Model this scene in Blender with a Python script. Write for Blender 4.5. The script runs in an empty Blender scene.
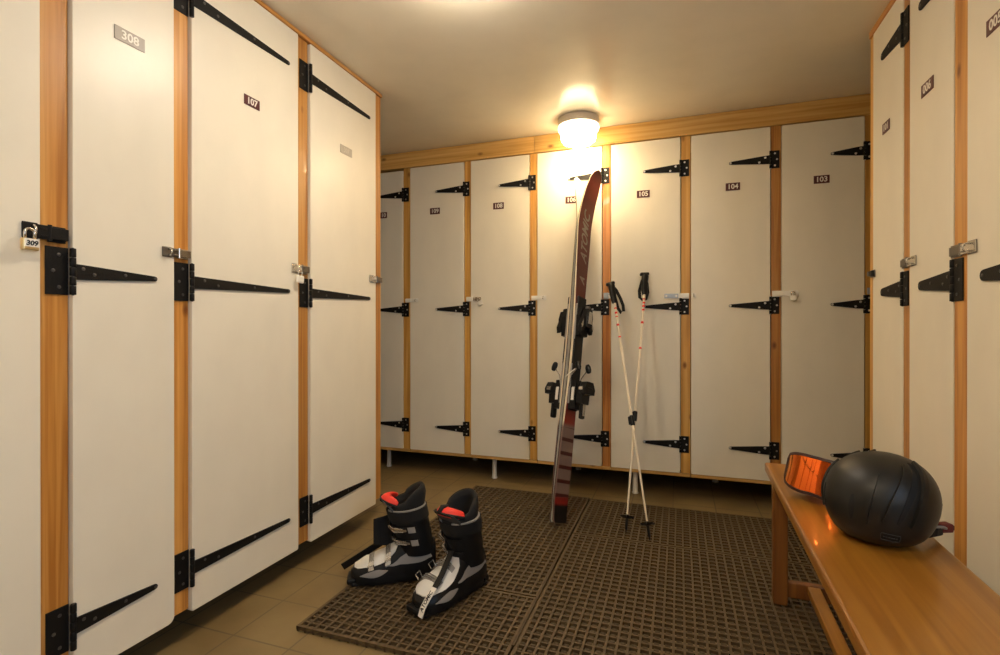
import bpy, bmesh, math, random
from mathutils import Vector, Matrix, noise
random.seed(7)
C = bpy.context.scene.collection
PI = math.pi

# ------------------------------------------------------------------ materials
def new_mat(name):
    m = bpy.data.materials.new(name); m.use_nodes = True
    nt = m.node_tree
    return m, nt, nt.nodes['Principled BSDF']
def simple(name, col, rough=.5, metal=0., spec=.5, coat=0., bump=0., bscale=60., var=0.):
    m, nt, b = new_mat(name)
    b.inputs['Base Color'].default_value = (*col, 1); b.inputs['Roughness'].default_value = rough
    b.inputs['Metallic'].default_value = metal; b.inputs['Specular IOR Level'].default_value = spec
    b.inputs['Coat Weight'].default_value = coat
    tc = nt.nodes.new('ShaderNodeTexCoord'); n = nt.nodes.new('ShaderNodeTexNoise')
    n.inputs['Scale'].default_value = bscale; n.inputs['Detail'].default_value = 4
    nt.links.new(tc.outputs['Object'], n.inputs['Vector'])
    if bump:
        bp = nt.nodes.new('ShaderNodeBump'); bp.inputs['Strength'].default_value = bump; bp.inputs['Distance'].default_value = .002
        nt.links.new(n.outputs['Fac'], bp.inputs['Height']); nt.links.new(bp.outputs['Normal'], b.inputs['Normal'])
    if var:
        r = nt.nodes.new('ShaderNodeValToRGB')
        r.color_ramp.elements[0].position = .3; r.color_ramp.elements[1].position = .7
        r.color_ramp.elements[0].color = (*[c*(1-var) for c in col], 1)
        r.color_ramp.elements[1].color = (*[min(1, c*(1+var)) for c in col], 1)
        nt.links.new(n.outputs['Fac'], r.inputs['Fac']); nt.links.new(r.outputs['Color'], b.inputs['Base Color'])
    return m
def wood(name, light, mid, dark, axis='Z', rough=.38, scale=1., knots=True):
    m, nt, b = new_mat(name)
    N = nt.nodes.new; L = nt.links.new
    tc = N('ShaderNodeTexCoord'); oi = N('ShaderNodeObjectInfo')
    off = N('ShaderNodeVectorMath'); off.operation = 'SCALE'
    L(oi.outputs['Location'], off.inputs[0]); off.inputs['Scale'].default_value = 3.7
    add = N('ShaderNodeVectorMath'); L(tc.outputs['Object'], add.inputs[0]); L(off.outputs[0], add.inputs[1])
    mp = N('ShaderNodeMapping')
    s = [55*scale]*3; s['XYZ'.index(axis)] = 1.5*scale
    mp.inputs['Scale'].default_value = s
    L(add.outputs[0], mp.inputs['Vector'])
    n1 = N('ShaderNodeTexNoise'); n1.inputs['Scale'].default_value = 1.; n1.inputs['Detail'].default_value = 5; n1.inputs['Distortion'].default_value = .6
    L(mp.outputs[0], n1.inputs['Vector'])
    r = N('ShaderNodeValToRGB'); cr = r.color_ramp
    cr.elements[0].position = .36; cr.elements[0].color = (*dark, 1)
    cr.elements[1].position = .64; cr.elements[1].color = (*light, 1)
    e = cr.elements.new(.5); e.color = (*mid, 1)
    L(n1.outputs['Fac'], r.inputs['Fac'])
    col = r.outputs['Color']
    if knots:
        mk = N('ShaderNodeMapping'); k = [9.]*3; k['XYZ'.index(axis)] = 5.
        mk.inputs['Scale'].default_value = k; L(add.outputs[0], mk.inputs['Vector'])
        v = N('ShaderNodeTexVoronoi'); v.inputs['Scale'].default_value = 1.; L(mk.outputs[0], v.inputs['Vector'])
        kr = N('ShaderNodeValToRGB'); kr.color_ramp.elements[0].position = .04; kr.color_ramp.elements[0].color = (1, 1, 1, 1)
        kr.color_ramp.elements[1].position = .12; kr.color_ramp.elements[1].color = (0, 0, 0, 1)
        L(v.outputs['Distance'], kr.inputs['Fac'])
        mx = N('ShaderNodeMix'); mx.data_type = 'RGBA'
        L(kr.outputs['Color'], mx.inputs['Factor']); L(col, mx.inputs['A'])
        mx.inputs['B'].default_value = (dark[0]*.45, dark[1]*.35, dark[2]*.3, 1)
        col = mx.outputs['Result']
    hs = N('ShaderNodeHueSaturation'); L(col, hs.inputs['Color'])
    mr = N('ShaderNodeMapRange'); mr.inputs['To Min'].default_value = .82; mr.inputs['To Max'].default_value = 1.12
    L(oi.outputs['Random'], mr.inputs['Value']); L(mr.outputs[0], hs.inputs['Value'])
    L(hs.outputs['Color'], b.inputs['Base Color'])
    b.inputs['Roughness'].default_value = rough; b.inputs['Coat Weight'].default_value = .12
    bp = N('ShaderNodeBump'); bp.inputs['Strength'].default_value = .06; L(n1.outputs['Fac'], bp.inputs['Height']); L(bp.outputs['Normal'], b.inputs['Normal'])
    return m

def paint(name, col, rough, bump, bscale=(3, 3, 3), dirt=0.):
    m, nt, b = new_mat(name)
    N = nt.nodes.new; L = nt.links.new
    tc = N('ShaderNodeTexCoord'); mp = N('ShaderNodeMapping'); mp.inputs['Scale'].default_value = bscale
    L(tc.outputs['Object'], mp.inputs['Vector'])
    n = N('ShaderNodeTexNoise'); n.inputs['Scale'].default_value = 4.; n.inputs['Detail'].default_value = 6
    L(mp.outputs[0], n.inputs['Vector'])
    r = N('ShaderNodeValToRGB')
    r.color_ramp.elements[0].position = .25; r.color_ramp.elements[0].color = (*[c*(1-dirt) for c in col], 1)
    r.color_ramp.elements[1].position = .6; r.color_ramp.elements[1].color = (*col, 1)
    L(n.outputs['Fac'], r.inputs['Fac']); L(r.outputs['Color'], b.inputs['Base Color'])
    bp = N('ShaderNodeBump'); bp.inputs['Strength'].default_value = bump; bp.inputs['Distance'].default_value = .01
    L(n.outputs['Fac'], bp.inputs['Height']); L(bp.outputs['Normal'], b.inputs['Normal'])
    b.inputs['Roughness'].default_value = rough
    return m

M = {}
M['door'] = paint('white_gloss_paint', (.835, .775, .645), .36, .05, (2, 2, 1.2), .05)
M['ceiling'] = paint('cream_gloss_ceiling_paint', (.88, .815, .68), .20, .04, (2.2, 2.2, 1), .04)
M['ceiling'].node_tree.nodes['Principled BSDF'].inputs['Specular IOR Level'].default_value = .32
M['wall'] = paint('dull_wall_paint', (.42, .38, .30), .8, .1)
M['carcass'] = simple('raw_board', (.30, .25, .18), .8, var=.1)
M['pine'] = wood('orange_varnished_pine', (.66, .33, .085), (.56, .245, .050), (.42, .16, .026))
M['pine_lit'] = wood('lamplit_varnished_pine', (.72, .42, .115), (.64, .34, .078), (.52, .25, .048))  # same pine; the yellower lamp light on the back posts is in the colour
M['pine_red'] = wood('reddish_varnished_pine', (.62, .29, .085), (.52, .20, .045), (.38, .12, .025), knots=True)
M['pine_beam'] = wood('pale_beam_pine', (.74, .47, .16), (.67, .39, .11), (.57, .30, .07), axis='X')
M['bench'] = wood('bench_beech', (.35, .155, .020), (.30, .125, .015), (.25, .095, .010), axis='Y', rough=.3, scale=.8, knots=False)
M['bench_leg'] = wood('bench_leg_beech', (.28, .105, .018), (.23, .08, .013), (.18, .058, .009), axis='Z', rough=.4, knots=False)
M['iron'] = simple('black_painted_iron', (.008, .007, .0065), .55, spec=.2, bump=.25, bscale=220)
M['screw'] = simple('steel_screw', (.75, .73, .70), .3, 1.)
M['darkscrew'] = simple('dark_screw', (.10, .095, .09), .35, .7)
M['chrome'] = simple('chrome_plate', (.72, .69, .64), .2, 1., bump=.05, bscale=40)
M['pewter'] = simple('tarnished_steel', (.22, .20, .18), .3, 1.)
M['zinc'] = simple('white_zinc', (.86, .83, .76), .35, .15)
M['bluezinc'] = simple('blue_grey_zinc', (.42, .47, .56), .35, .5)
M['brass'] = simple('padlock_brass', (.70, .52, .25), .32, .8)
M['tag'] = simple('paper_sticker', (.82, .78, .70), .6)
M['ink'] = simple('black_ink', (.01, .01, .012), .6)
M['plate'] = simple('maroon_plastic', (.085, .016, .016), .35)
M['plategrey'] = simple('grey_plastic', (.36, .31, .25), .4)
M['platepale'] = simple('faded_grey_plastic', (.46, .41, .33), .4)
M['letter'] = simple('cream_letter', (.82, .78, .70), .5)
M['letterpale'] = simple('faded_letter', (.60, .54, .45), .5)
M['legpaint'] = simple('pale_leg_paint', (.62, .58, .50), .45)
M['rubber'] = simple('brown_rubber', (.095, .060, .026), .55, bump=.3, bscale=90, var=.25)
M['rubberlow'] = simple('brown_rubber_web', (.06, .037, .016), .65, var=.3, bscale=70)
M['lampbase'] = simple('lamp_base_enamel', (.62, .54, .44), .4)
M['black'] = simple('black_shell_plastic', (.008, .008, .0085), .38, spec=.3)
M['blackmatt'] = simple('black_liner_foam', (.006, .0055, .0055), .85, bump=.3, bscale=150)
M['grey'] = simple('dark_grey_liner', (.05, .05, .047), .7)
M['midgrey'] = simple('grey_trim_plastic', (.30, .28, .26), .45)
M['white'] = simple('white_shell_plastic', (.72, .70, .66), .3)
M['red'] = simple('red_lining', (.80, .035, .02), .5)
M['silver'] = simple('silver_buckle', (.62, .60, .57), .25, .9)
M['helmet'] = simple('matt_black_helmet', (.015, .0135, .011), .42, spec=.4)
M['helmetdark'] = simple('helmet_vent_black', (.003, .003, .003), .7)
M['maroon'] = simple('dark_red_strap', (.16, .02, .018), .6)
M['redstrap'] = simple('red_goggle_strap', (.45, .03, .02), .6)
M['frame'] = simple('goggle_frame', (.05, .018, .014), .4)
M['foam'] = simple('goggle_foam', (.03, .025, .02), .9)
M['pole'] = simple('cream_pole_lacquer', (.78, .68, .52), .3)
M['skibase'] = simple('white_ski_base', (.66, .62, .54), .35)
M['skiedge'] = simple('black_ski_edge', (.015, .014, .014), .4)
M['skitext'] = simple('grey_ski_lettering', (.25, .20, .17), .4)

def floor_mat():
    m, nt, b = new_mat('beige_floor_tiles')
    N = nt.nodes.new; L = nt.links.new
    tc = N('ShaderNodeTexCoord'); sp = N('ShaderNodeSeparateXYZ'); L(tc.outputs['Object'], sp.inputs[0])
    def math_(op, a, bv=None):
        n = N('ShaderNodeMath'); n.operation = op
        if isinstance(a, (int, float)): n.inputs[0].default_value = a
        else: L(a, n.inputs[0])
        if bv is not None:
            if isinstance(bv, (int, float)): n.inputs[1].default_value = bv
            else: L(bv, n.inputs[1])
        return n.outputs[0]
    def line(s, phase):
        f = math_('FRACT', math_('DIVIDE', math_('SUBTRACT', s, phase), .2))
        d = math_('ABSOLUTE', math_('SUBTRACT', f, .5))          # .5 at the joint
        return math_('GREATER_THAN', d, .487)
    j = math_('MAXIMUM', line(sp.outputs['X'], -.028-4), line(sp.outputs['Y'], .157-4))
    n = N('ShaderNodeTexNoise'); n.inputs['Scale'].default_value = 5; n.inputs['Detail'].default_value = 8; L(tc.outputs['Object'], n.inputs['Vector'])
    r = N('ShaderNodeValToRGB'); r.color_ramp.elements[0].position = .3; r.color_ramp.elements[0].color = (.175, .118, .048, 1)
    r.color_ramp.elements[1].position = .7; r.color_ramp.elements[1].color = (.25, .178, .078, 1); L(n.outputs['Fac'], r.inputs['Fac'])
    n2 = N('ShaderNodeTexNoise'); n2.inputs['Scale'].default_value = 14; n2.inputs['Detail'].default_value = 3; L(tc.outputs['Object'], n2.inputs['Vector'])
    r2 = N('ShaderNodeValToRGB'); r2.color_ramp.elements[0].position = .66; r2.color_ramp.elements[0].color = (0, 0, 0, 1)
    r2.color_ramp.elements[1].position = .76; r2.color_ramp.elements[1].color = (.6, .6, .6, 1); L(n2.outputs['Fac'], r2.inputs['Fac'])
    mx0 = N('ShaderNodeMix'); mx0.data_type = 'RGBA'; L(r2.outputs['Color'], mx0.inputs['Factor']); L(r.outputs['Color'], mx0.inputs['A']); mx0.inputs['B'].default_value = (.12, .08, .045, 1)
    n3 = N('ShaderNodeTexNoise'); n3.inputs['Scale'].default_value = 3.; L(tc.outputs['Object'], n3.inputs['Vector'])
    jf = math_('MULTIPLY', j, math_('MULTIPLY', n3.outputs['Fac'], 1.5))
    mx = N('ShaderNodeMix'); mx.data_type = 'RGBA'; L(jf, mx.inputs['Factor']); L(mx0.outputs['Result'], mx.inputs['A']); mx.inputs['B'].default_value = (.10, .07, .04, 1)
    L(mx.outputs['Result'], b.inputs['Base Color']); b.inputs['Roughness'].default_value = .5
    bp = N('ShaderNodeBump'); bp.inputs['Strength'].default_value = .3; bp.inputs['Distance'].default_value = .003; bp.invert = True
    L(j, bp.inputs['Height']); L(bp.outputs['Normal'], b.inputs['Normal'])
    return m
M['floor'] = floor_mat()

def emis(name, col, st, ramp=None):
    m, nt, b = new_mat(name)
    if ramp:      # frosted glass: brightest at the bottom of the bowl, where the bulb sits
        tc = nt.nodes.new('ShaderNodeTexCoord'); sp = nt.nodes.new('ShaderNodeSeparateXYZ'); mr = nt.nodes.new('ShaderNodeMapRange')
        nt.links.new(tc.outputs['Object'], sp.inputs[0]); nt.links.new(sp.outputs['Z'], mr.inputs['Value'])
        mr.inputs['From Min'].default_value = ramp[0]; mr.inputs['From Max'].default_value = ramp[1]
        mr.inputs['To Min'].default_value = st; mr.inputs['To Max'].default_value = ramp[2]
        nt.links.new(mr.outputs[0], b.inputs['Emission Strength'])
    b.inputs['Base Color'].default_value = (.8, .8, .8, 1)
    b.inputs['Emission Color'].default_value = (*col, 1)
    if not ramp: b.inputs['Emission Strength'].default_value = st
    return m
M['glow'] = emis('lit_lamp_glass', (1., .74, .40), 56., (-.126, -.100, 10.))
M['glowrim'] = emis('lamp_glass_rim', (1., .82, .55), 3.)
M['glow2'] = emis('lit_lamp_glass_white', (1., .86, .68), 52., (-.074, -.045, 30.))
M['glowrim2'] = emis('lamp_glass_rim_white', (1., .86, .66), 4.)
M['fill_glow'] = emis('fill_window_glass', (.55, .74, 1.), 4.5)  # glowing glass of the added window, a cool fill

def ski_top_mat():
    # UV.x runs across the ski, UV.y is metres from the tail
    m, nt, b = new_mat('red_ski_topsheet')
    N = nt.nodes.new; L = nt.links.new
    uv = N('ShaderNodeUVMap'); sp = N('ShaderNodeSeparateXYZ'); L(uv.outputs[0], sp.inputs[0])
    r = N('ShaderNodeValToRGB'); cr = r.color_ramp; cr.interpolation = 'LINEAR'
    dv = N('ShaderNodeMath'); dv.operation = 'DIVIDE'; L(sp.outputs['Y'], dv.inputs[0]); dv.inputs[1].default_value = 1.8
    L(dv.outputs[0], r.inputs['Fac'])
    stops = [(0, (.008, .007, .007)), (.04, (.008, .007, .007)), (.045, (.24, .014, .01)), (.06, (.22, .02, .014)), (.066, (.22, .145, .115)), (.235, (.21, .135, .11)),
             (.245, (.26, .02, .008)), (.30, (.17, .012, .008)), (.5, (.16, .010, .007)), (.66, (.085, .010, .008)), (.78, (.12, .013, .009)), (.88, (.17, .018, .010)), (.93, (.34, .030, .011)), (.965, (.15, .028, .014)), (1, (.075, .024, .016))]
    cr.elements[0].position = 0; cr.elements[0].color = (*stops[0][1], 1)
    cr.elements[1].position = 1; cr.elements[1].color = (*stops[-1][1], 1)
    for p, c in stops[1:-1]:
        e = cr.elements.new(p); e.color = (*c, 1)
    # diagonal stripes on the tail
    w = N('ShaderNodeMath'); w.operation = 'MULTIPLY_ADD'; L(sp.outputs['X'], w.inputs[0]); w.inputs[1].default_value = -.045; L(sp.outputs['Y'], w.inputs[2])
    f = N('ShaderNodeMath'); f.operation = 'DIVIDE'; L(w.outputs[0], f.inputs[0]); f.inputs[1].default_value = .062
    fr = N('ShaderNodeMath'); fr.operation = 'FRACT'; L(f.outputs[0], fr.inputs[0])
    gt = N('ShaderNodeMath'); gt.operation = 'GREATER_THAN'; L(fr.outputs[0], gt.inputs[0]); gt.inputs[1].default_value = .74
    lo = N('ShaderNodeMath'); lo.operation = 'LESS_THAN'; L(sp.outputs['Y'], lo.inputs[0]); lo.inputs[1].default_value = .42
    hi = N('ShaderNodeMath'); hi.operation = 'GREATER_THAN'; L(sp.outputs['Y'], hi.inputs[0]); hi.inputs[1].default_value = .11
    a1 = N('ShaderNodeMath'); a1.operation = 'MULTIPLY'; L(gt.outputs[0], a1.inputs[0]); L(lo.outputs[0], a1.inputs[1])
    a2 = N('ShaderNodeMath'); a2.operation = 'MULTIPLY'; L(a1.outputs[0], a2.inputs[0]); L(hi.outputs[0], a2.inputs[1])
    mx = N('ShaderNodeMix'); mx.data_type = 'RGBA'; L(a2.outputs[0], mx.inputs['Factor']); L(r.outputs['Color'], mx.inputs['A']); mx.inputs['B'].default_value = (.07, .012, .009, 1)
    L(mx.outputs['Result'], b.inputs['Base Color']); b.inputs['Roughness'].default_value = .3
    return m
M['skitop'] = ski_top_mat()
def ski_side_mat():
    m, nt, b = new_mat('cream_ski_sidewall')
    uv = nt.nodes.new('ShaderNodeUVMap'); sp = nt.nodes.new('ShaderNodeSeparateXYZ'); r = nt.nodes.new('ShaderNodeValToRGB')
    nt.links.new(uv.outputs[0], sp.inputs[0]); nt.links.new(sp.outputs['Y'], r.inputs['Fac']); nt.links.new(r.outputs['Color'], b.inputs['Base Color'])
    cr = r.color_ramp; cr.elements[0].position = .42; cr.elements[0].color = (.16, .09, .07, 1); cr.elements[1].position = .45; cr.elements[1].color = (.72, .62, .45, 1)
    b.inputs['Roughness'].default_value = .4
    return m
M['skiside'] = ski_side_mat()

def lens_mat():
    m, nt, b = new_mat('orange_mirror_lens')
    N = nt.nodes.new; L = nt.links.new
    uv = N('ShaderNodeUVMap'); sp = N('ShaderNodeSeparateXYZ'); L(uv.outputs[0], sp.inputs[0])
    lw = N('ShaderNodeLayerWeight'); lw.inputs['Blend'].default_value = .35
    r = N('ShaderNodeValToRGB'); cr = r.color_ramp
    cr.elements[0].position = 0; cr.elements[0].color = (1., .16, .02, 1)
    cr.elements[1].position = 1; cr.elements[1].color = (.75, .80, .12, 1)
    e = cr.elements.new(.35); e.color = (1., .22, .03, 1)
    e = cr.elements.new(.65); e.color = (1., .45, .05, 1)
    L(lw.outputs['Facing'], r.inputs['Fac'])
    L(r.outputs['Color'], b.inputs['Base Color']); b.inputs['Metallic'].default_value = .85; b.inputs['Roughness'].default_value = .07
    return m
M['lens'] = lens_mat()

# ------------------------------------------------------------------ mesh builder
class MB:
    def __init__(s):
        s.bm = bmesh.new(); s.mats = []; s.uv = s.bm.loops.layers.uv.new('UVMap')
    def mi(s, m):
        if m not in s.mats: s.mats.append(m)
        return s.mats.index(m)
    def _put(s, verts, faces, m, smooth=False, X=None, uvs=None):
        k = s.mi(m)
        bv = [s.bm.verts.new((X @ Vector(v)) if X else Vector(v)) for v in verts]
        for f in faces:
            try: bf = s.bm.faces.new([bv[i] for i in f])
            except ValueError: continue
            bf.material_index = k; bf.smooth = smooth
            if uvs:
                for lp, i in zip(bf.loops, f): lp[s.uv].uv = uvs[i]
        return bv
    def box(s, lo, hi, m, bevel=0., X=None):
        t = bmesh.new()
        bmesh.ops.create_cube(t, size=1)
        for v in t.verts:
            v.co = Vector([(lo[i]+hi[i])/2 + v.co[i]*(hi[i]-lo[i]) for i in range(3)])
        if bevel: bmesh.ops.bevel(t, geom=t.edges[:], offset=bevel, segments=2, affect='EDGES', profile=.5)
        s.merge(t, m, X, False)
    def merge(s, t, m, X=None, smooth=False):
        t.verts.index_update()
        s._put([v.co.copy() for v in t.verts], [[v.index for v in f.verts] for f in t.faces], m, smooth, X)
        t.free()
    def prism(s, poly, d0, d1, m, X=None, bevel=0., plane='xz'):
        """polygon in local x/z, extruded along y from d0 to d1"""
        t = bmesh.new(); n = len(poly)
        A = [t.verts.new((p[0], d0, p[1])) for p in poly]; B = [t.verts.new((p[0], d1, p[1])) for p in poly]
        fa = t.faces.new(A); t.faces.new(B[::-1])
        for i in range(n): t.faces.new((A[i], B[i], B[(i+1) % n], A[(i+1) % n]))
        if bevel: bmesh.ops.bevel(t, geom=list(fa.edges), offset=bevel, segments=2, affect='EDGES', profile=.5)
        bmesh.ops.recalc_face_normals(t, faces=t.faces[:])
        s.merge(t, m, X)
    def tube(s, path, r, m, n=10, X=None, flat=None, closed=False):
        """round (or flat: (half width, half thickness, up)) tube along a path"""
        P = [Vector(p) for p in path]; rings = []; k = len(P)
        up0 = Vector(flat[2]) if flat else None; prev = None
        for i, p in enumerate(P):
            if closed: t = P[(i+1) % k]-P[i-1]
            else: t = P[min(i+1, k-1)]-P[max(i-1, 0)]
            t.normalize()
            if flat:
                a = (up0 - t*up0.dot(t)).normalized()
            elif prev is None:
                a = t.orthogonal().normalized()
            else:
                a = (prev - t*prev.dot(t)).normalized()
            prev = a; b = t.cross(a); rr = r[i] if isinstance(r, (list, tuple)) else r
            if flat: ring = [p+a*flat[0]*sx+b*flat[1]*sy for sx, sy in ((1, 1), (-1, 1), (-1, -1), (1, -1))]
            else: ring = [p+(a*math.cos(2*PI*j/n)+b*math.sin(2*PI*j/n))*rr for j in range(n)]
            rings.append(ring)
        s.loft(rings, m, X, smooth=not flat, cap=not closed, loop=closed)
    def loft(s, rings, m, X=None, smooth=True, cap=True, loop=False, uvs=None, ringclosed=True):
        n = len(rings[0]); V = [v for r in rings for v in r]; F = []
        R = len(rings)
        for i in range(R if loop else R-1):
            a, b = i*n, ((i+1) % R)*n
            for j in range(n if ringclosed else n-1):
                F.append((a+j, a+(j+1) % n, b+(j+1) % n, b+j))
        if cap and not loop:
            F.append(tuple(range(n))[::-1]); F.append(tuple(range((R-1)*n, R*n)))
        s._put(V, F, m, smooth, X, uvs)
    def lathe(s, prof, m, n=24, X=None, smooth=True):
        """profile [(r, z)] about local z"""
        rings = [[(max(r, 1e-4)*math.cos(2*PI*j/n), max(r, 1e-4)*math.sin(2*PI*j/n), z) for j in range(n)] for r, z in prof]
        s.loft(rings, m, X, smooth)
    def disc(s, p, axis, r, h, m, n=10):
        q = Vector(axis).normalized().to_track_quat('Z', 'Y').to_matrix().to_4x4()
        s.lathe([(r, 0), (r*.95, h*.6), (r*.5, h)], m, n, Matrix.Translation(p) @ q)
    def text(s, txt, size, m, X, ext=.0004, shear=0., bold=0., sx=1.):
        cu = bpy.data.curves.new('t', 'FONT'); cu.body = txt; cu.size = size; cu.extrude = ext; cu.align_x = 'CENTER'; cu.align_y = 'CENTER'
        cu.shear = shear; cu.offset = bold; cu.resolution_u = 3
        ob = bpy.data.objects.new('t', cu); me = bpy.data.meshes.new_from_object(ob)
        s._put([Vector((v.co.x*sx, v.co.y, v.co.z)) for v in me.vertices], [list(p.vertices) for p in me.polygons], m, False, X)
        bpy.data.objects.remove(ob); bpy.data.curves.remove(cu); bpy.data.meshes.remove(me)
    def build(s, name, parent=None, recalc=True, autosmooth=None):
        if recalc: bmesh.ops.recalc_face_normals(s.bm, faces=s.bm.faces[:])
        if autosmooth:
            lim = math.radians(autosmooth)
            for e in s.bm.edges:
                if len(e.link_faces) == 2 and e.calc_face_angle(0) > lim: e.smooth = False
        me = bpy.data.meshes.new(name); s.bm.to_mesh(me); s.bm.free()
        for m in s.mats: me.materials.append(m)
        o = bpy.data.objects.new(name, me); C.objects.link(o)
        if parent: o.parent = parent
        return o

def tag(o, label=None, cat=None, group=None, kind=None):
    if label: o['label'] = label
    if cat: o['category'] = cat
    if group: o['group'] = group
    if kind: o['kind'] = kind
    return o
def thing(name, label, cat, loc=(0, 0, 0), rotz=0., group=None):
    o = bpy.data.objects.new(name, None); o.empty_display_size = .05; C.objects.link(o)
    o.location = loc; o.rotation_euler = (0, 0, rotz)
    return tag(o, label, cat, group)
def copy_tree(o, parent=None):
    c = o.copy(); C.objects.link(c)
    if parent: c.parent = parent
    for ch in list(o.children): copy_tree(ch, c)
    return c
TXT = Matrix.Rotation(PI/2, 4, 'X')          # text plane to an upright front facing -y

# ------------------------------------------------------------------ room
H = .9016                                   # eye height
ZC = 1.985                                  # ceiling
LX, RX, DY = -1.31, .662, 2.82              # door fronts: left bank, right bank, back bank
def slab(name, lo, hi, m, kind='structure'):
    b = MB(); b.box(lo, hi, m); o = b.build(name); o['kind'] = kind; return o
slab('floor', (-2.15, -1.0, -.06), (1.25, 3.5, 0), M['floor'])
slab('ceiling', (-2.15, -1.0, ZC), (1.25, 3.5, ZC+.06), M['ceiling'])
slab('wall_back', (-2.15, 3.42, 0), (1.25, 3.5, ZC), M['wall'])
slab('wall_left', (-2.15, -1.0, 0), (-2.07, 3.42, ZC), M['wall'])
slab('wall_right', (1.17, -1.0, 0), (1.25, 3.42, ZC), M['wall'])
slab('wall_rear', (-2.07, -1.0, 0), (1.17, -.93, ZC), M['wall'])
# added window, unseen behind the viewer; its glowing glass cools the left doors
wy0, wy1, wz0, wz1 = -.80, .0, .75, 1.70
b = MB()
for lo, hi in (((1.13, wy0, wz0), (1.1695, wy0+.04, wz1)), ((1.13, wy1-.04, wz0), (1.1695, wy1, wz1)), ((1.13, wy0+.04, wz0), (1.1695, wy1-.04, wz0+.04)), ((1.13, wy0+.04, wz1-.04), (1.1695, wy1-.04, wz1))):
    b.box(lo, hi, M['pine_lit'])
fill_win = b.build('fill_window_1'); fill_win['kind'] = 'structure'
b = MB(); b.box((1.155, wy0+.04, wz0+.04), (1.165, wy1-.04, wz1-.04), M['fill_glow']); b.build('fill_pane', fill_win)
# header beams and trims
def trim(n, lo, hi, m, bev=.002):
    b = MB(); b.box(lo, hi, m, bev); o = b.build('trim_%d' % n, autosmooth=40); o['kind'] = 'structure'
trim(1, (-2.06, DY-.002, 1.888), (-.779, DY+.05, ZC-.001), M['pine_beam'])
trim(2, (-.777, DY-.003, 1.888), (1.16, DY+.05, ZC-.001), M['pine_beam'])
trim(3, (LX-.05, .26, 1.969), (LX+.001, 2.084, ZC-.001), M['pine'])
M['pine_y'] = wood('pine_trim', (.64, .32, .085), (.54, .24, .05), (.4, .16, .028), axis='Y')
bpy.data.objects['trim_3'].data.materials[0] = M['pine_y']
trim(4, (RX-.001, 1.24, 1.958), (RX+.05, 2.236, ZC-.001), M['pine_y'])

# ------------------------------------------------------------------ lockers
# local frame: x to the right when you face the locker, y into it (door front at 0), z up
PF = .010                                    # posts stand back this far from the door fronts
def round_poly(x0, x1, z0, z1, r):
    """r: radii at bottom-left, bottom-right, top-right, top-left"""
    P = []
    for (cx, cz, rr, a0) in ((x0+r[0], z0+r[0], r[0], PI), (x1-r[1], z0+r[1], r[1], 1.5*PI), (x1-r[2], z1-r[2], r[2], 0), (x0+r[3], z1-r[3], r[3], .5*PI)):
        for k in range(5):
            a = a0+k*PI/8; P.append((cx+rr*math.cos(a), cz+rr*math.sin(a)))
    return P
def hinge(parent, xk, z, side, length, h, pw, w0, w1, big):
    """T hinge: plate on the post, knuckle at xk, strap reaching over the door. side -1: post to the left, +1: to the right"""
    d = -side
    scr = M['darkscrew'] if big else M['screw']
    root = MB()
    px0, px1 = sorted((xk-d*.004, xk-d*(.004+pw)))
    root.box((px0, PF-.0035, z-h/2), (px1, PF-.0002, z+h/2), M['iron'], .0008)
    for zz, fx in ((.34, .42), (0, .68), (-.34, .42)):
        root.disc((xk-d*(.004+pw*fx), PF-.0035, z+h*zz), (0, -1, 0), .0042 if big else .0046, .0018, scr)
    pl = root.build('hinge', parent, autosmooth=40)
    k = MB()
    n = 5
    for i in range(n):
        za = z-h/2+h*i/n+.0006; zb = z-h/2+h*(i+1)/n-.0006
        k.lathe([(.0055, za), (.0062, za+.001), (.0062, zb-.001), (.0055, zb)], M['iron'], 12, Matrix.Translation((xk, -.002, 0)))
    k.lathe([(.0026, z-h/2-.001), (.0026, z+h/2+.001)], M['darkscrew'] if big else M['screw'], 8, Matrix.Translation((xk, -.002, 0)))
    k.build('knuckle', pl, autosmooth=40)
    s = MB()
    poly = [(xk+d*.002, z-w0/2), (xk+d*(.006), z-w0/2)]
    poly += [(xk+d*.03, z-w0/2*.94)] + [(xk+d*(length-w1*.55), z-w1/2)]
    for i in range(7):
        a = -PI/2+PI*i/6; poly.append((xk+d*(length-w1/2+math.cos(a)*w1/2), z+math.sin(a)*w1/2))
    poly += [(xk+d*(length-w1*.55), z+w1/2), (xk+d*.03, z+w0/2*.94), (xk+d*.006, z+w0/2), (xk+d*.002, z+w0/2)]
    s.prism(poly, -.0048, -.0003, M['iron'], bevel=.0009)
    spots = ((.10, .22), (.22, -.1), (.58, .05), (length-w1*.5)/length) if big else ((.13, .26), (.27, -.24), (length-w1*.55)/length)
    for q in spots:
        fx, fz = q if isinstance(q, tuple) else (q, 0)
        s.disc((xk+d*length*fx, -.0048, z+w0*fz), (0, -1, 0), .0042 if big else .0055, .002, scr)
    s.build('strap', pl, autosmooth=40)
    return pl
def number_plate(parent, x, z, w, h, txt, base, ink, size):
    b = MB()
    b.box((x-w/2, -.0022, z-h/2), (x+w/2, -.0002, z+h/2), base, .0006)
    b.text(txt, size, ink, Matrix.Translation((x, -.0024, z-.0005)) @ TXT, ext=.0003, bold=.0007)
    b.build('number_plate', parent)
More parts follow.
